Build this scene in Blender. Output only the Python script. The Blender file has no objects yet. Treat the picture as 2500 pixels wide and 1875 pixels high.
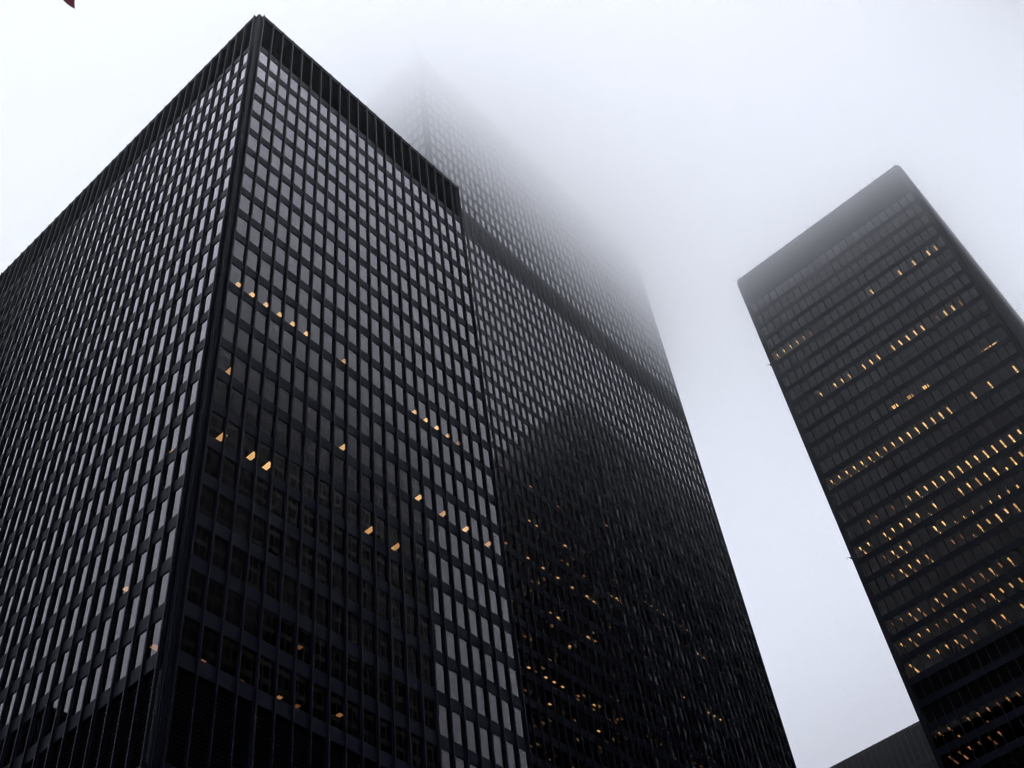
import bpy, math, random
from mathutils import Matrix, Vector
R = math.radians
random.seed(7)
scene = bpy.context.scene
COL = scene.collection

# ------------------------------------------------------------------ camera
cd = bpy.data.cameras.new("camera")
cam = bpy.data.objects.new("camera", cd); COL.objects.link(cam)
CR = ((0.6649958331, -0.7400491718, -0.1005373824), (0.5234346330, 0.5578476013, -0.6440669521), (0.5327257521, 0.3756770916, 0.7583336970))
cam.matrix_world = Matrix(((CR[0][0], -CR[1][0], -CR[2][0], 0), (CR[0][1], -CR[1][1], -CR[2][1], 0), (CR[0][2], -CR[1][2], -CR[2][2], 0), (0, 0, 0, 1)))
cd.sensor_width = 36; cd.lens = 42.266; cd.clip_start = 0.1; cd.clip_end = 6000
scene.camera = cam

# ------------------------------------------------------------------ world, sun, exposure
SUN_EL, SUN_AZ = 76, 215    # height of the sun; compass direction counted from +Y towards +X
ZEN = 9.6         # brightness of the overcast sky
w = bpy.data.worlds.new("World"); scene.world = w; w.use_nodes = True
nt = w.node_tree; bg = nt.nodes["Background"]
sky = nt.nodes.new("ShaderNodeTexSky"); sky.sky_type = 'NISHITA'; sky.sun_disc = False
sky.sun_elevation = R(SUN_EL); sky.sun_rotation = R(SUN_AZ)
hs = nt.nodes.new("ShaderNodeHueSaturation"); hs.inputs["Saturation"].default_value = 0.25
nt.links.new(sky.outputs[0], hs.inputs["Color"])
mx = nt.nodes.new("ShaderNodeMix"); mx.data_type = 'RGBA'; mx.inputs[0].default_value = 0.88
# overcast sky: even overhead, dimmer down in the haze over the city
tc = nt.nodes.new("ShaderNodeTexCoord"); sx = nt.nodes.new("ShaderNodeSeparateXYZ"); nt.links.new(tc.outputs["Generated"], sx.inputs[0])
gr = nt.nodes.new("ShaderNodeMapRange"); gr.inputs[1].default_value = 0; gr.inputs[2].default_value = .4
gr.inputs[3].default_value = ZEN * .16; gr.inputs[4].default_value = ZEN
nt.links.new(sx.outputs["Z"], gr.inputs[0])
oc = nt.nodes.new("ShaderNodeVectorMath"); oc.operation = 'SCALE'; oc.inputs[0].default_value = (.885, .895, 1.07)
nt.links.new(gr.outputs[0], oc.inputs["Scale"]); nt.links.new(oc.outputs[0], mx.inputs[7])
nt.links.new(hs.outputs[0], mx.inputs[6]); nt.links.new(mx.outputs[2], bg.inputs["Color"])
bg.inputs["Strength"].default_value = 0.05
sd = bpy.data.lights.new("sun", 'SUN'); sd.energy = 3.0; sd.angle = R(50); sd.color = (.97, .98, 1)
sun = bpy.data.objects.new("sun", sd); COL.objects.link(sun)
sun.rotation_euler = (R(90 - SUN_EL), 0, R(180 - SUN_AZ))
vs = scene.view_settings
scene.display_settings.display_device = 'sRGB'
vs.view_transform = 'Standard'; vs.look = 'None'; vs.exposure = 0.63; vs.gamma = 1.0; vs.use_curve_mapping = False
cy = scene.cycles
cy.max_bounces = 28; cy.diffuse_bounces = 2; cy.glossy_bounces = 3; cy.transmission_bounces = 4
cy.transparent_max_bounces = 10; cy.volume_bounces = 24
cy.use_denoising = True; cy.sample_clamp_indirect = 4.0; cy.use_adaptive_sampling = True; cy.adaptive_threshold = 0.01
cy.pixel_filter_type = 'BLACKMAN_HARRIS'; cy.filter_width = 1.35

LS = 3.6          # strength of a fully lit ceiling tube
# (row from the top window row, position in modules along the face, depth behind the glass, brightness)
LAMPS_A_S = [(11,0.47,1.4,0.6),(11,1.36,1.4,1.0),(11,2.39,1.4,1.0),(11,3.44,1.4,1.0),(11,4.48,1.4,1.0),(11,5.49,1.4,1.0),(11,6.56,1.4,1.0),(11,9.65,1.4,0.7),(14,1.56,1.4,0.7),(16,1.59,1.4,0.7),(16,3.53,1.4,1.0),(16,4.56,1.4,1.0),(14,9.71,1.4,1.0),(16,11.75,1.4,0.7),(16,13.75,1.4,0.7),(11,15.76,1.4,1.0),(11,16.79,1.4,1.0),(11,17.78,1.4,1.0),(11,18.81,1.4,0.6),(11,19.81,1.4,0.3),(14,15.76,1.4,1.0),(14,17.83,1.4,0.8),(14,19.83,1.4,1.0),(14,21.85,1.4,0.6),(21,2.59,2.73,0.6),(21,4.7,2.81,0.4),(21,6.73,2.53,0.5),(21,7.76,2.48,0.4),(21,9.68,1.4,0.5),(20,7.16,1.4,0.15),(0,2.64,1.4,0.7),(0,3.66,1.4,0.4)]
LAMPS_A_W = [(16,3.01,1.4,0.7),(16,8.48,1.4,0.5),(19,5.02,1.4,0.8),(21,1.97,1.4,0.6)]
LAMPS_B_S = [(8,8.87,1.34,1.0),(8,10.95,1.29,1.0),(9,8.89,1.34,1.0),(9,10.96,1.32,1.0),(10,6.05,1.36,0.4),(14,12.37,1.36,0.3),(14,15.12,1.37,1.0),(16,10.04,1.38,1.0),(16,11.05,1.35,1.0),(16,12.51,1.39,0.4),(18,6.16,1.44,0.5),(16,15.11,1.29,1.0),(16,15.59,1.35,1.0),(18,9.06,1.41,1.0),(17,14.03,1.16,0.2),(18,11.08,1.38,1.0),(18,13.09,1.35,1.0),(18,15.12,1.34,1.0),(19,9.25,1.49,0.15),(20,11.06,1.32,0.4),(20,12.09,1.33,1.0),(20,12.53,1.38,0.6),(20,16.18,1.31,1.0),(20,16.58,1.31,1.0),(20,17.09,1.22,0.6),(21,13.1,1.29,1.0),(23,7.04,1.46,1.0),(23,9.07,1.39,1.0),(23,10.09,1.34,1.0),(23,11.08,1.3,1.0),(23,13.04,1.24,0.5),(24,6.24,1.44,0.3),(24,9.07,1.39,1.0),(23,15.05,1.18,1.0),(23,15.5,1.21,0.5),(24,14.99,1.12,0.7),(22,6.5,0.78,0.2),(8,17.1,1.3,1.0),(8,21.21,1.33,0.4),(10,16.09,1.27,1.0),(10,17.11,1.24,1.0),(10,18.16,1.26,1.0),(10,18.57,1.27,1.0),(9,21.21,1.3,0.4),(10,21.2,1.26,1.0),(10,21.65,1.31,1.0),(10,22.22,1.29,1.0),(10,22.65,1.27,1.0),(10,23.23,1.25,1.0),(10,23.69,1.29,1.0),(14,6.9,1.38,1.0),(14,11.04,1.34,1.0),(9,28.7,1.23,1.0),(10,29.73,1.25,1.0),(9,34.76,1.24,1.0),(10,33.72,1.19,1.0),(10,35.7,1.19,1.0),(9,40.74,1.21,1.0),(9,42.73,1.18,0.3),(10,41.65,1.15,0.4),(13,23.23,1.19,0.4),(14,21.64,1.32,1.0),(17,17.3,1.17,0.4),(16,22.57,1.19,0.4),(18,17.09,1.18,1.0),(18,17.61,1.29,1.0),(18,18.16,1.26,1.0),(18,18.58,1.26,1.0),(17,21.61,1.28,1.0),(17,22.16,1.15,1.0),(17,22.67,1.26,1.0),(17,23.6,1.22,0.3),(16,27.63,1.16,1.0),(16,28.58,1.14,1.0),(16,29.58,1.11,1.0),(16,30.61,1.14,1.0),(16,33.52,1.03,0.4),(16,34.5,1.01,0.7),(17,28.56,1.11,0.3),(17,33.49,1.04,0.3),(17,35.4,1.0,1.0),(17,36.39,0.95,1.0),(20,30.29,0.92,0.7),(20,34.16,0.83,0.7),(20,35.08,0.77,1.0),(20,36.03,0.72,0.7),(23,18.22,1.13,0.3),(23,23.29,0.87,0.4),(23,24.21,0.87,0.6),(23,22.28,0.99,0.2),(23,28.96,0.68,0.3),(23,29.85,0.63,0.3)]
LAMPS_C_W = [(-10,24,0,1.0),(-10,23,0,1.0),(-10,22,0,1.0),(-10,22,1,0.4),(-10,21,0,1.0),(-10,21,1,0.4),(-10,20,0,0.5),(-10,19,0,0.3),(-10,10,0,1.0),(-10,10,1,0.4),(-10,7,1,0.3),(-10,6,0,1.0),(-10,5,1,0.3),(-10,4,0,1.0),(-10,2,0,1.0),(-10,1,0,0.6),(-6,21,0,1.0),(-6,21,1,0.6),(-6,19,0,1.0),(-6,18,0,1.0),(-6,17,0,0.7),(-6,15,0,1.0),(-6,15,1,1.0),(-6,14,0,1.0),(-6,13,0,1.0),(-6,13,1,0.5),(-6,11,0,1.0),(-6,11,1,1.0),(-6,10,0,1.0),(-6,9,0,1.0),(-6,9,1,0.8),(-6,8,0,1.0),(-6,7,0,1.0),(-6,5,0,0.15),(-6,4,0,1.0),(-6,4,1,0.8),(-6,3,0,1.0),(-6,2,0,0.3),(-3,14,3,0.8),(-3,12,3,0.7),(-3,10,3,1),(-1,24,0,0.9),(-1,23,0,0.9),(-1,22,0,1),(-1,22,1,0.5),(-1,21,0,1),(-1,21,1,0.5),(-1,20,0,1.0),(-1,20,1,1.0),(-1,19,0,1.0),(-1,19,1,1.0),(-1,18,0,1.0),(-1,18,1,0.9),(-1,17,0,0.7),(-1,16,0,1.0),(-1,16,1,1.0),(-1,15,0,1.0),(-1,15,1,1.0),(-1,14,0,0.8),(-1,14,1,1.0),(-1,13,0,1.0),(-1,13,1,1.0),(-1,12,0,1.0),(-1,12,1,1.0),(-1,11,0,1.0),(-1,11,1,1.0),(-1,10,0,1.0),(-1,10,1,1.0),(-1,9,0,1.0),(-1,9,1,0.8),(-1,6,0,0.8),(-1,6,1,0.8),(-1,4,0,1.0),(-1,4,1,1.0),(-1,1,0,1.0),(-1,1,1,1.0),(2,22,0,0.7),(2,21,0,0.4),(2,19,0,0.4),(2,18,1,0.6),(2,17,0,1.0),(2,16,0,1.0),(2,16,1,1.0),(2,15,0,0.8),(2,14,0,1.0),(2,14,1,1.0),(2,13,0,1.0),(2,13,1,0.4),(2,12,0,1.0),(2,12,1,1.0),(2,11,0,1.0),(2,11,1,1.0),(2,10,0,1.0),(2,10,1,1.0),(2,9,0,1.0),(2,9,1,0.3),(2,8,0,1.0),(2,8,1,1.0),(2,7,0,1.0),(2,7,1,1.0),(2,6,0,1.0),(2,6,1,1.0),(2,5,0,1.0),(2,5,1,1.0),(2,4,0,1.0),(3,24,0,0.8),(3,24,1,0.5),(3,23,0,0.8),(3,21,0,0.8),(3,21,1,0.5),(3,20,0,1.0),(3,19,0,0.8),(3,18,0,1.0),(3,18,1,0.4),(3,17,0,0.8),(3,16,1,0.8),(3,15,0,1.0),(3,15,1,0.4),(3,12,0,0.8),(3,12,1,0.6),(3,11,0,0.8),(3,11,1,0.4),(3,10,0,0.5),(3,10,1,0.7),(3,9,0,1.0),(3,9,1,0.7),(3,8,0,1.0),(3,8,1,1.0),(3,7,1,0.9),(3,6,0,0.6),(3,6,1,1.0),(3,5,0,0.7),(4,22,0,0.4),(4,22,1,0.2),(4,21,0,0.8),(4,21,1,0.5),(4,20,0,1.0),(4,20,1,0.5),(4,19,0,0.7),(4,16,0,1.0),(4,16,1,1.0),(4,15,0,1.0),(4,14,1,1.0),(4,13,1,1.0),(4,12,1,1.0),(4,11,1,0.3),(4,10,1,1.0),(4,9,1,1.0),(4,8,1,0.6),(4,7,1,1.0),(5,22,0,0.4),(5,21,0,1.0),(5,21,1,0.6),(5,20,0,0.8),(5,20,1,0.4),(5,19,0,0.9),(5,18,0,0.5),(5,18,1,0.5),(5,15,0,0.4),(5,14,0,0.2),(5,13,1,0.7),(5,12,0,0.7),(5,12,1,0.9),(5,11,0,0.6),(5,10,0,1.0),(5,10,1,1.0),(5,9,0,0.8),(5,8,0,0.5),(5,8,1,0.5),(7,24,0,0.2),(7,23,0,0.4),(7,22,0,0.7),(7,22,1,0.3),(7,21,0,0.7),(7,21,1,0.3),(7,20,1,0.3),(7,19,0,1.0),(7,19,1,0.5),(7,18,0,0.7),(7,17,0,0.8),(7,16,0,0.4),(7,16,1,0.3),(7,15,0,0.4),(7,14,0,0.5),(7,14,1,0.4),(7,13,0,0.8),(7,13,1,0.7),(7,12,0,0.5),(7,11,0,0.8),(7,11,1,0.8),(8,24,0,0.8),(8,23,0,0.8),(8,23,1,0.3),(8,22,0,0.7),(8,21,0,0.9),(8,20,0,0.5),(8,19,0,0.5),(8,18,0,0.9),(8,18,1,0.7),(8,17,0,0.8),(8,16,0,0.15),(8,15,0,0.4),(8,14,0,0.8),(8,14,1,0.6),(8,13,0,0.7),(8,12,0,0.8),(8,11,0,0.7),(9,24,0,0.8),(9,24,1,0.6),(9,22,0,0.6),(9,21,0,0.7),(9,20,0,0.6),(9,19,0,0.7),(9,19,1,0.3),(9,18,0,0.5),(9,18,1,0.4),(9,17,0,0.5),(9,15,0,0.9),(9,15,1,0.5),(9,14,0,0.6),(9,14,1,0.5),(9,12,0,0.7),(12,24,0,0.5),(12,23,0,0.5),(12,23,2,0.5),(12,21,0,0.6),(12,20,0,0.4),(12,20,2,0.3),(12,19,0,0.6),(12,18,0,0.25),(12,17,0,0.4),(12,16,0,0.5),(12,15,0,0.6),(13,24,0,0.3),(13,24,1,0.3),(13,23,0,0.25),(13,23,1,0.4),(13,22,0,0.4),(13,21,0,0.3),(13,20,0,0.3),(13,20,1,0.3),(13,19,0,0.4),(13,16,0,0.3)]
# ------------------------------------------------------------------ materials
def mat(name):
    m = bpy.data.materials.new(name); m.use_nodes = True
    return m, m.node_tree, m.node_tree.nodes["Principled BSDF"]

def paint(name, col, rough, var=0.25, scale=0.7, spec=0.5):
    m, t, b = mat(name)
    n = t.nodes.new("ShaderNodeTexNoise"); n.inputs["Scale"].default_value = scale; n.inputs["Detail"].default_value = 6
    g = t.nodes.new("ShaderNodeTexCoord"); t.links.new(g.outputs["Object"], n.inputs["Vector"])
    mp = t.nodes.new("ShaderNodeMapRange"); mp.inputs[1].default_value = .3; mp.inputs[2].default_value = .7
    mp.inputs[3].default_value = 1 - var; mp.inputs[4].default_value = 1 + var
    t.links.new(n.outputs["Fac"], mp.inputs[0])
    v = t.nodes.new("ShaderNodeVectorMath"); v.operation = 'SCALE'; v.inputs[0].default_value = col
    t.links.new(mp.outputs[0], v.inputs["Scale"]); t.links.new(v.outputs[0], b.inputs["Base Color"])
    b.inputs["Roughness"].default_value = rough; b.inputs["Specular IOR Level"].default_value = spec
    return m

STEEL = paint("black_painted_steel", (.0036, .0045, .0110), .45, .3, .9, .13)
SPAN = paint("spandrel_panel", (.0040, .0052, .0135), .5, .25, .5, .09)
LOUV = paint("louver_metal", (.0019, .0024, .0036), .7, .2, .5, .05)
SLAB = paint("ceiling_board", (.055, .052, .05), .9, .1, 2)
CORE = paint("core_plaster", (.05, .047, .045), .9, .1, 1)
ASPH = paint("ground_paving", (.07, .07, .072), .85, .3, .15)
POLE = paint("pole_paint", (.4, .4, .4), .4, .1, 3)

def glass():
    m = bpy.data.materials.new("bronze_glass"); m.use_nodes = True
    t = m.node_tree; t.nodes.clear()
    out = t.nodes.new("ShaderNodeOutputMaterial"); mixs = t.nodes.new("ShaderNodeMixShader")
    fr = t.nodes.new("ShaderNodeFresnel"); fr.inputs["IOR"].default_value = 1.5
    tr = t.nodes.new("ShaderNodeBsdfTransparent"); gl = t.nodes.new("ShaderNodeBsdfGlossy"); gl.inputs["Roughness"].default_value = 0.0
    gl.inputs["Color"].default_value = (.92, .905, .95, 1)
    geo = t.nodes.new("ShaderNodeNewGeometry")
    # each pane its own tint: snap the position to the floor and module grid
    sn = t.nodes.new("ShaderNodeVectorMath"); sn.operation = 'SNAP'; sn.inputs[1].default_value = (1.6, 1.6, 3.87)
    wn = t.nodes.new("ShaderNodeTexWhiteNoise"); t.links.new(geo.outputs["Position"], sn.inputs[0]); t.links.new(sn.outputs[0], wn.inputs["Vector"])
    mp = t.nodes.new("ShaderNodeMapRange"); mp.inputs[3].default_value = .75; mp.inputs[4].default_value = 1.2
    t.links.new(wn.outputs["Value"], mp.inputs[0])
    v = t.nodes.new("ShaderNodeVectorMath"); v.operation = 'SCALE'; v.inputs[0].default_value = (.21, .165, .12)
    t.links.new(mp.outputs[0], v.inputs["Scale"]); t.links.new(v.outputs[0], tr.inputs["Color"])
    # rolled glass is never quite flat
    n = t.nodes.new("ShaderNodeTexNoise"); n.inputs["Scale"].default_value = .55; n.inputs["Detail"].default_value = 1
    t.links.new(geo.outputs["Position"], n.inputs["Vector"])
    bp = t.nodes.new("ShaderNodeBump"); bp.inputs["Strength"].default_value = .35; bp.inputs["Distance"].default_value = .004
    t.links.new(n.outputs["Fac"], bp.inputs["Height"]); t.links.new(bp.outputs[0], gl.inputs["Normal"])
    cv = t.nodes.new("ShaderNodeMath"); cv.operation = 'MULTIPLY_ADD'; cv.use_clamp = True     # coated double pane: weak head-on, strong at a slant
    cv.inputs[1].default_value = 2.2; cv.inputs[2].default_value = -.082
    t.links.new(fr.outputs[0], cv.inputs[0]); t.links.new(cv.outputs[0], mixs.inputs[0]); t.links.new(tr.outputs[0], mixs.inputs[1]); t.links.new(gl.outputs[0], mixs.inputs[2])
    t.links.new(mixs.outputs[0], out.inputs["Surface"])
    return m
GLASS = glass()

def lamp_mat(k, strength, col):
    m, t, b = mat("fluorescent_tube_%d" % k)
    b.inputs["Base Color"].default_value = (.8, .8, .8, 1)
    b.inputs["Emission Color"].default_value = (*col, 1); b.inputs["Emission Strength"].default_value = strength
    return m
LAMP = [lamp_mat(0, LS * .10, (1, .48, .20)), lamp_mat(1, LS * .25, (1, .55, .26)), lamp_mat(2, LS * .6, (1, .67, .33)), lamp_mat(3, LS, (1, .75, .40))]
def lamp_of(b): return LAMP[0 if b < .25 else 1 if b < .5 else 2 if b < .85 else 3]

# ------------------------------------------------------------------ mesh helpers
class MB:
    def __init__(s): s.v = []; s.f = []; s.m = []
    def hexa(s, p, mi=0):
        n = len(s.v); s.v += p
        for q in ((0, 3, 2, 1), (4, 5, 6, 7), (0, 1, 5, 4), (1, 2, 6, 5), (2, 3, 7, 6), (3, 0, 4, 7)):
            s.f.append(tuple(n + i for i in q)); s.m.append(mi)
    def box(s, a, b, mi=0):
        (x0, y0, z0), (x1, y1, z1) = a, b
        x0, x1 = min(x0, x1), max(x0, x1); y0, y1 = min(y0, y1), max(y0, y1); z0, z1 = min(z0, z1), max(z0, z1)
        s.hexa([(x0, y0, z0), (x1, y0, z0), (x1, y1, z0), (x0, y1, z0), (x0, y0, z1), (x1, y0, z1), (x1, y1, z1), (x0, y1, z1)], mi)
    def quad(s, p, mi=0):
        n = len(s.v); s.v += p; s.f.append((n, n + 1, n + 2, n + 3)); s.m.append(mi)
    def tube(s, pts, r, k=8, mi=0):
        n0 = len(s.v); P = [Vector(q) for q in pts]
        for i, q in enumerate(P):
            d = (P[min(i + 1, len(P) - 1)] - P[max(i - 1, 0)]).normalized()
            a = d.orthogonal().normalized(); b = d.cross(a); rr = r[i] if isinstance(r, (list, tuple)) else r
            for j in range(k):
                t = 2 * math.pi * j / k; s.v.append(tuple(q + a * rr * math.cos(t) + b * rr * math.sin(t)))
        for i in range(len(P) - 1):
            for j in range(k):
                a0 = n0 + i * k + j; a1 = n0 + i * k + (j + 1) % k
                s.f.append((a0, a1, a1 + k, a0 + k)); s.m.append(mi)
        s.f.append(tuple(n0 + j for j in range(k))[::-1]); s.m.append(mi)
        s.f.append(tuple(n0 + (len(P) - 1) * k + j for j in range(k))); s.m.append(mi)
    def build(s, name, mats, parent=None, base=(0, 0, 0)):
        me = bpy.data.meshes.new(name)
        me.from_pydata([(x - base[0], y - base[1], z - base[2]) for x, y, z in s.v], [], s.f)
        for m in (mats if isinstance(mats, (list, tuple)) else [mats]): me.materials.append(m)
        if any(s.m): me.polygons.foreach_set("material_index", s.m)
        me.update()
        o = bpy.data.objects.new(name, me); COL.objects.link(o)
        if parent is not None: o.parent = parent
        else: o.location = base
        return o

def tag(o, label=None, cat=None, group=None, kind=None):
    for k, v in (("label", label), ("category", cat), ("group", group), ("kind", kind)):
        if v: o[k] = v
    return o
def thing(name, loc, label, cat, group=None):
    o = bpy.data.objects.new(name, None); COL.objects.link(o); o.location = loc
    return tag(o, label, cat, group)

# ------------------------------------------------------------------ who shows largest from the street
W_PX, H_PX, F_PX = 1024, 768, 1024 * 42.266 / 36
def px(P):
    c = [sum(CR[k][i] * P[i] for i in range(3)) for k in range(3)]
    return None if c[2] < .1 else (W_PX / 2 + F_PX * c[0] / c[2], H_PX / 2 + F_PX * c[1] / c[2])
HIDERS = []          # (x0, y0, x1, y1, z) of the towers, to know which window is behind another tower
def hidden(P, me=None):
    for h in HIDERS:
        if h is me: continue
        x0, y0, x1, y1, z1 = h; t0, t1 = 0, 1
        for a, lo, hi in ((P[0], x0, x1), (P[1], y0, y1)):
            if abs(a) < 1e-9:
                if lo > 0 or hi < 0: t1 = -1
                continue
            u, v = lo / a, hi / a
            if u > v: u, v = v, u
            t0, t1 = max(t0, u), min(t1, v)
        if t0 < t1 and t0 < .99 and P[2] * t0 < z1: return True
    return False
def shown(pts, me=None):
    q = [px(p) for p in pts]
    if any(a is None for a in q): return 0
    cx = sum(a[0] for a in q) / 4; cyy = sum(a[1] for a in q) / 4
    if not (-4 < cx < W_PX + 4 and -4 < cyy < H_PX + 4): return 0
    c = [sum(p[i] for p in pts) / 4 for i in range(3)]
    if hidden(c, me): return 0
    return abs(sum(q[i][0] * q[(i + 1) % 4][1] - q[(i + 1) % 4][0] * q[i][1] for i in range(4))) / 2

# ------------------------------------------------------------------ steel and glass towers
M = 1.524; CC = .885; H = 3.87; OPEN = 2.72; G = -1.6
class Face:
    def __init__(s, name, o, t, n, N): s.name, s.o, s.t, s.n, s.N = name, o, t, n, N
    def p(s, u, d, z): return (s.o[0] + s.t[0] * u - s.n[0] * d, s.o[1] + s.t[1] * u - s.n[1] * d, z)
    def box(s, mb, u0, u1, d0, d1, z0, z1, mi=0):
        mb.box(s.p(u0, d0, z0), s.p(u1, d1, z1), mi)

def tower(name, label, cat, x0, y0, NX, NY, zroof, top0, rows, louver_rows, bands, zcap_low, lamps, group=None,
          detail=True, faces_seen='SW', frames=True, slat=.35, pilasters=None, zlow=None, waver=.0022, skin=None):
    """rows: range of window rows (row i has its glass top at top0 - i*H); louver_rows: rows filled with louvers;
    bands: (z0, z1) tall louver bands; zlow: bottom of the curtain wall."""
    STEEL, SPAN, LOUV = skin or (globals()["STEEL"], globals()["SPAN"], globals()["LOUV"])
    x1 = x0 + 2 * CC + NX * M; y1 = y0 + 2 * CC + NY * M
    base = ((x0 + x1) / 2, (y0 + y1) / 2, G)
    root = thing(name, base, label, cat, group)
    me = (x0 + .4, y0 + .4, x1 - .4, y1 - .4, zroof); HIDERS.append(me)
    zlow = G + 9 if zlow is None else zlow
    F = {'S': Face('S', (x0, y0), (1, 0), (0, -1), NX), 'W': Face('W', (x0, y0), (0, 1), (-1, 0), NY),
         'N': Face('N', (x0, y1), (1, 0), (0, 1), NX), 'E': Face('E', (x1, y0), (0, 1), (1, 0), NY)}
    # mullions
    rest = MB()
    for k, f in F.items():
        for i in range(f.N + 1):
            u = CC + i * M; mb = MB() if (detail and k in faces_seen) else rest
            f.box(mb, u - .065, u + .065, 0, .022, zlow, zroof)
            f.box(mb, u - .022, u + .022, .022, .17, zlow, zroof - .01)
            f.box(mb, u - .07, u + .07, .168, .262, zlow, zroof - .12)
            if mb is not rest: mb.build("mullion", STEEL, root, base)
    o = rest.build("mullion", STEEL, root, base); o["kind"] = "stuff"
    # corner columns
    for cx, sx in ((x0, 1), (x1, -1)):
        for cyy, sy in ((y0, 1), (y1, -1)):
            mb = MB()
            mb.box((cx + sx * .36, cyy + sy * .36, zlow), (cx + sx * 1.25, cyy + sy * 1.25, zroof - .02))
            for a, b in (((.30, .50), (.36, .62)), ((.50, .30), (.62, .36))):
                mb.box((cx + sx * a[0], cyy + sy * a[1], zlow), (cx + sx * b[0], cyy + sy * b[1], zroof))
            mb.build("corner_column", STEEL, root, base)
    # spandrels: one ring per floor
    def ring(mb, d0, d1, z0, z1, mi=0, pad=0.0):
        for f in F.values():
            f.box(mb, CC - pad, CC + f.N * M + pad, d0, d1, z0, z1, mi)
    tops = [top0 - i * H for i in rows]
    def inband(z): return any(a - .1 < z < b - .1 for a, b in bands)
    zs = sorted({round(t, 3) for t in tops if not inband(t)} | {round(t - H, 3) for t in tops if not inband(t - H)} | {round(b, 3) for a, b in bands if b < zroof - 3})
    for z in zs:
        if z < zlow or z + H - OPEN > zroof: continue
        mb = MB(); ring(mb, .172, .62, z, z + H - OPEN)
        mb.build("spandrel_band", SPAN, root, base)
    # louvers
    lv = [(a, b) for a, b in bands] + [(top0 - i * H - OPEN, top0 - i * H) for i in louver_rows]
    for a, b in lv:
        mb = MB(); ring(mb, .42, .62, a, b)
        n = int((b - a) / slat)
        for j in range(n):
            z = a + (j + .5) * (b - a) / n
            for f in F.values():
                mb.hexa([f.p(CC, .34, z - .06), f.p(CC + f.N * M, .34, z - .06), f.p(CC + f.N * M, .42, z + .0), f.p(CC, .42, z + .0),
                         f.p(CC, .34, z - .045), f.p(CC + f.N * M, .34, z - .045), f.p(CC + f.N * M, .42, z + .015), f.p(CC, .42, z + .015)])
        mb.build("louver_panel", LOUV, root, base)
    if pilasters:
        for a, b in pilasters[1]:
            for k in 'SW':
                f = F[k]
                for i in range(pilasters[0], f.N + 1, pilasters[0]):
                    if k == 'W' and i > 24: continue
                    mb = MB(); f.box(mb, CC + i * M - .2, CC + i * M + .2, .12, .455, a, b); mb.build("column_cover", STEEL, root, base)
    # roof edge
    mb = MB()
    for f in F.values():
        f.box(mb, CC - .02, CC + f.N * M + .02, .172, .75, zroof - .62, zroof - .14)
        f.box(mb, CC - .02, CC + f.N * M + .02, .10, .80, zroof - .14, zroof - .05)
    mb.build("roof_cornice", SPAN, root, base)
    mb = MB(); mb.box((x0 + .8, y0 + .8, zroof - .55), (x1 - .8, y1 - .8, zroof - .25)); mb.build("roof_deck", LOUV, root, base)
    # windows
    cand = []; tiny = MB()
    for k, f in F.items():
        for i in rows:
            if i in louver_rows: continue
            z1 = top0 - i * H; z0 = z1 - OPEN
            if inband(z1 - 1): continue
            if z0 < zlow: continue
            for j in range(f.N):
                ua, ub = CC + j * M + .07, CC + (j + 1) * M - .07
                dd = [.24 + random.uniform(-waver, waver) for _ in range(3)]; dd.append(dd[0] + dd[2] - dd[1])
                pts = [f.p(ua, dd[0], z0), f.p(ub, dd[1], z0), f.p(ub, dd[2], z1), f.p(ua, dd[3], z1)]
                a = shown(pts, me) if (k in faces_seen and detail) else 0
                cand.append((a, k, i, j, f, ua, ub, z0, z1, pts))
    cand.sort(key=lambda c: -c[0])
    for n, (a, k, i, j, f, ua, ub, z0, z1, pts) in enumerate(cand):
        own = n < 100 and a > 0
        mb = MB() if own else tiny
        mb.quad(pts if k in 'SE' else pts[::-1], 0)
        fm = MB() if own else tiny
        if frames and (own or a > 4):
            for uu in ((ua, ua + .035), (ub - .035, ub)): f.box(fm, uu[0], uu[1], .218, .233, z0 + .002, z1 - .002, 1)
            for zz in ((z0 + .002, z0 + .04), (z1 - .04, z1 - .002)): f.box(fm, ua + .035, ub - .035, .218, .233, zz[0], zz[1], 1)
        if own:
            wo = mb.build("window", [GLASS, STEEL], root, base)
            if fm.v: fm.m = [0] * len(fm.m); fm.build("window_frame", STEEL, wo, base)
    if tiny.v:
        o = tiny.build("window", [GLASS, STEEL], root, base); o["kind"] = "stuff"
    # floors, ceilings and the service core behind the glass
    mb = MB()
    for z in sorted(zs + [t - H for t in tops[-1:]]):
        if G + 2 < z and z + H - OPEN < zroof: mb.box((x0 + .64, y0 + .64, z + .01), (x1 - .64, y1 - .64, z + H - OPEN - .01))
    mb.build("floor_slab", SLAB, root, base)
    mb = MB(); mb.box((x0 + 9, y0 + 9, G), (x1 - 9, y1 - 9, zroof - .7)); mb.build("service_core", CORE, root, base)
    # lobby behind the curtain wall foot
    mb = MB(); mb.box((x0 + 1.6, y0 + 1.6, G), (x1 - 1.6, y1 - 1.6, zlow + .3)); mb.build("lobby_wall", LOUV, root, base)
    # ceiling lights
    L = []
    for k, lst in lamps.items():
        f = F[k]
        for (r, u, d, w, l, b) in lst:
            zc = top0 - r * H - .02
            uu = CC + u * M
            P = f.p(uu, .43 + d, zc)
            q = [f.p(uu - w / 2, .43 + d - l / 2, zc), f.p(uu + w / 2, .43 + d - l / 2, zc), f.p(uu + w / 2, .43 + d + l / 2, zc), f.p(uu - w / 2, .43 + d + l / 2, zc)]
            L.append((shown(q, me) * b + .001 * b, f, uu, d, w, l, b, zc))
    L.sort(key=lambda c: -c[0])
    many = MB()
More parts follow.
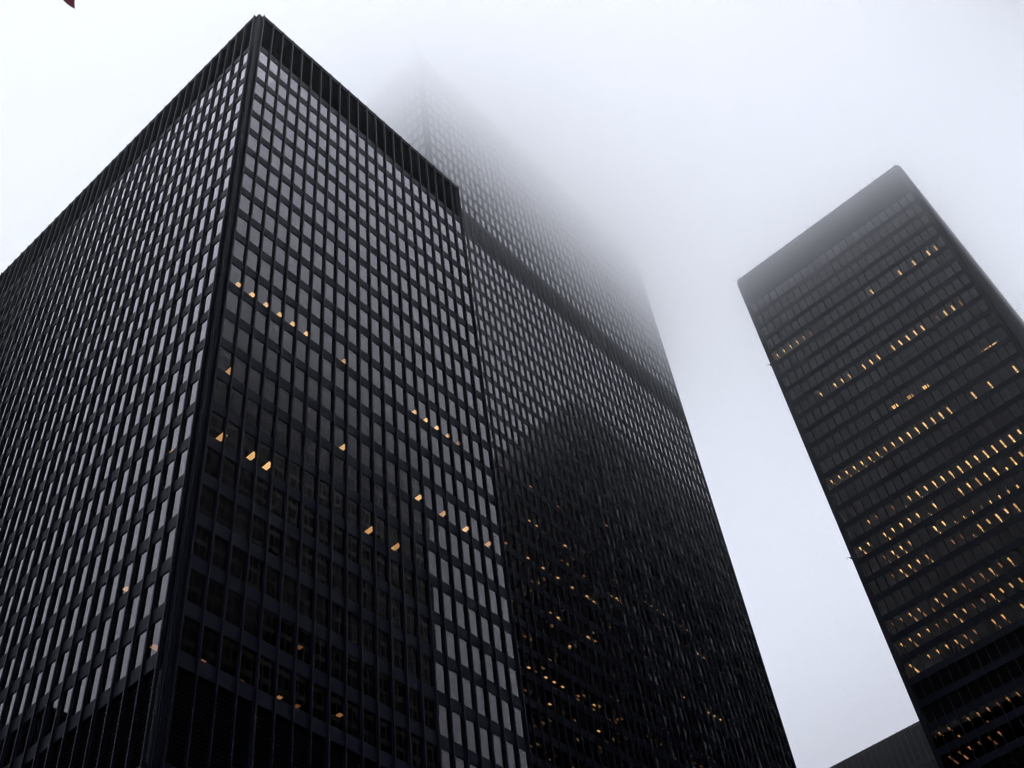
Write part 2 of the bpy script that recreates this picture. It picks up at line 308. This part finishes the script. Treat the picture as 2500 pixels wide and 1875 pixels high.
    for n, (a, f, uu, d, w, l, b, zc) in enumerate(L):
        own = n < 100
        mb = MB() if own else many
        mi = 0 if own else 1 + LAMP.index(lamp_of(b))
        d0, d1 = .43 + d - l / 2, .43 + d + l / 2
        if w > .3 and l > .4:
            f.box(mb, uu - w / 2, uu + w / 2, d0, d1, zc - .02, zc + .02, 0 if own else 0)
            for s in (-.33, 0, .33):
                f.box(mb, uu + s * w - .11 * w, uu + s * w + .11 * w, d0 + .03, d1 - .03, zc - .045, zc - .0205, 1 if own else mi)
        else:
            f.box(mb, uu - w / 2, uu + w / 2, d0, d1, zc - .045, zc - .005, 1 if own else mi)
        if own: mb.build("ceiling_light", [SLAB, lamp_of(b)], root, base)
    if many.v:
        o = many.build("ceiling_light", [SLAB] + LAMP, root, base); o["kind"] = "stuff"
    return root, F, base

# ---- front tower
ax0, ay0 = 32.841, 51.142
A, FA, bA = tower("office_tower", "black steel and glass tower nearest the viewer, cornice sharp and clear of the fog", "office tower",
    ax0, ay0, 22, 40, 140.1, 130.95, range(0, 34), [], [(132.10, 139.5), (39.22, 45.81)], 0,
    {'S': [(r, u, d, .5, 1.0, b) if r < 20 else (r, u, d, .4, .45, b * .55) for r, u, d, b in LAMPS_A_S], 'W': [(r, u, d, .5, .9, b * .8) for r, u, d, b in LAMPS_A_W]},
    "black office towers round the plaza", slat=.3, pilasters=(4, [(39.23, 45.80)]))
# ---- tall tower behind it
B, FB, bB = tower("office_tower", "tallest black tower, rising behind the nearest one with its top dissolved in fog", "office tower",
    85.02, 70.271, 48, 24, 238.0, 176.9, range(-13, 45), [], [(178.05, 184.64), (228.36, 237.4)], 0,
    {'S': [(r, u, d, .45, .24, b * .8) for r, u, d, b in LAMPS_B_S]},
    "black office towers round the plaza", frames=False, slat=.5, zlow=30)

# ---- tower across the plaza, wide side to the viewer
CK = {0: (1.45, 1.3), 1: (2.98, 1.3), 2: (4.5, 1.3), 3: (2.3, 1.3)}
lc = [(r, j + .4, CK[k][0], .24 if k < 3 else 1.1, CK[k][1], min(1, b * 1.15) * (1 if r < 7 else .8 if r < 12 else .55)) for r, j, k, b in LAMPS_C_W]
lc += [(-3, 2.0, 2.3, 1.3, .22, 1), (-3, 2.95, 2.3, 1.2, .22, .8)]
C, FC, bC = tower("office_tower", "black tower with many rows of small orange ceiling lights and davits along its roof", "office tower",
    154.593, 8.45, 36, 25, 201.0, 137.25, range(-14, 33), [10, 11, 14, 15], [(192.58, 200.4)], 0,
    {'W': lc}, "black office towers round the plaza", frames=True, slat=.5, zlow=8)
def davit(P, n, up=1.1, out=.75):
    """a roof davit: short post, arm leaning outwards, little hook"""
    mb = MB(); x, y, z = P
    tip = (x + n[0] * out, y + n[1] * out, z + up)
    mb.tube([(x - n[0] * .3, y - n[1] * .3, z - .1), (x - n[0] * .1, y - n[1] * .1, z + up * .55), tip], [.07, .06, .05], 6)
    mb.tube([tip, (tip[0] + n[0] * .32, tip[1] + n[1] * .32, tip[2] + .02), (tip[0] + n[0] * .36, tip[1] + n[1] * .36, tip[2] - .22)], .04, 6)
    mb.box((x - .16, y - .16, z - .12), (x + .16, y + .16, z - .02))
    mb.build("roof_davit", STEEL, C, bC)
zc = 201.05
for y in (9.2, 14.1, 17.2, 26.75, 29.85, 39.3, 42.4, 47.2): davit((154.9, y, zc), (-1, 0, 0))
for x in (155.6, 159.6, 162.7, 171.8, 174.9, 184.0, 187.1, 196.2, 199.3, 208.4): davit((x, 8.65, zc), (0, -1, 0))
davit((155.2, 47.9, zc), (0, 1, 0))
for z in (173.5, 124.0): davit((155.0, FC['N'].o[1] - .1, z), (-.3, .95, 0), .2, .3)

# ---- farther tower, only its roof band shows between the other two
D, FD, bD = tower("office_tower", "low dark tower, only a wedge of its roof showing beside the lit tower", "office tower",
    241.0, 22.0, 24, 60, 145.0, 135.4, range(0, 30), [], [(136.52, 144.4)], 0, {}, "black office towers round the plaza",
    frames=False, slat=.6, zlow=8)
STONE = paint("grey_stone_cladding", (.34, .33, .30), .8, .35, .12)
# ---- towers beside and behind the viewer, seen only as reflections in the glass
E_, FE, bE = tower("office_tower", "stone-clad tower behind the viewer, seen only as a dim reflection in the windows", "office tower",
    70.0, -84.0, 57, 28, 236.0, 225.0, range(0, 55), [], [(226.12, 235.4)], 0, {}, detail=False, frames=False, slat=1.2, zlow=8, skin=(STONE, STONE, STONE))
F_, FF, bF = tower("office_tower", "mid-rise tower up the side street, reflected in the lowest windows", "office tower",
    -52.0, 145.0, 28, 36, 112.0, 102.7, range(0, 24), [], [(103.85, 111.4)], 0, {}, detail=False, frames=False, slat=1.2, zlow=8)

# ------------------------------------------------------------------ ground
mb = MB(); mb.box((-1500, -1500, G - 1), (1500, 1500, G)); tag(mb.build("ground", ASPH), kind="structure")

# ------------------------------------------------------------------ flag whose corner dips into the picture
def flag():
    tipP = Vector((.1200, .4755, .9975)); tipP = tipP * (29.0 / tipP.z) + Vector((.19, 0, .50))          # lower fly corner
    rootP = tipP - Vector((3.1, -.15, -2.1))
    fm, t, b = mat("red_bunting"); b.inputs["Base Color"].default_value = (.22, .012, .03, 1); b.inputs["Roughness"].default_value = .8
    nx, nz = 36, 18; mb = MB(); hh = 1.7
    def pt(i, j, off):
        s, q = i / nx, j / nz
        wv = .16 * math.sin(s * 9 + q * 1.3) * s + .05 * math.sin(s * 21 - q * 3)
        base = rootP.lerp(tipP, s)
        z = q * hh * (1 - .12 * s) - .25 * math.sin(math.pi * s) * (1 - q)
        cur = .10 * max(0, s - .9) / .1 * (1 - q) ** 6
        return (base.x + .1 * q * math.sin(s * 5) + cur, base.y + wv + off, base.z + z)
    for off in (0, .012):
        n0 = len(mb.v)
        for j in range(nz + 1):
            for i in range(nx + 1): mb.v.append(pt(i, j, off))
        for j in range(nz):
            for i in range(nx):
                a = n0 + j * (nx + 1) + i; q = (a, a + 1, a + nx + 2, a + nx + 1)
                mb.f.append(q if off == 0 else q[::-1]); mb.m.append(0)
    o = mb.build("flag", fm, None, tuple(rootP))
    for p in o.data.polygons: p.use_smooth = True
    tag(o, "dark red flag of which only the lower corner hangs into view against the sky", "flag")
    x, y = rootP.x - .09, rootP.y
    r = thing("flagpole", (x, y, G), "pale metal pole that carries the red flag", "flagpole")
    m1 = MB(); m1.tube([(x, y, G), (x, y, 15), (x, y, rootP.z + 2.6)], [.14, .11, .06], 14); m1.build("pole", POLE, r, (x, y, G))
    m2 = MB(); m2.tube([(x, y, rootP.z + 2.6), (x, y, rootP.z + 2.7), (x, y, rootP.z + 2.82)], [.05, .12, .03], 12); m2.build("finial", POLE, r, (x, y, G))
    m3 = MB(); m3.tube([(x, y, G), (x, y, G + .25)], [.35, .25], 16); m3.build("base_plate", POLE, r, (x, y, G))
flag()

# ------------------------------------------------------------------ the low cloud the towers reach into
CLOUD = [(88, .00022), (118, .0006), (160, .001), (178, .010), (187, .023), (198, .012), (214, .010)]     # height of each layer's underside, density
def cloud():
    for k, (z, d) in enumerate(CLOUD):
        s = 12 * k; mb = MB()
        mb.box((-120 + s, -160 + s, z), (380 - s, 320 - s, 241 - .5 * k))
        m = bpy.data.materials.new("cloud_vapour"); m.use_nodes = True; t = m.node_tree; t.nodes.clear()
        o = t.nodes.new("ShaderNodeOutputMaterial"); v = t.nodes.new("ShaderNodeVolumePrincipled")
        v.inputs["Color"].default_value = (.972, .98, .993, 1); v.inputs["Density"].default_value = d; v.inputs["Anisotropy"].default_value = .5
        t.links.new(v.outputs[0], o.inputs["Volume"])
        tag(mb.build("low_cloud", m), kind="stuff")
cloud()
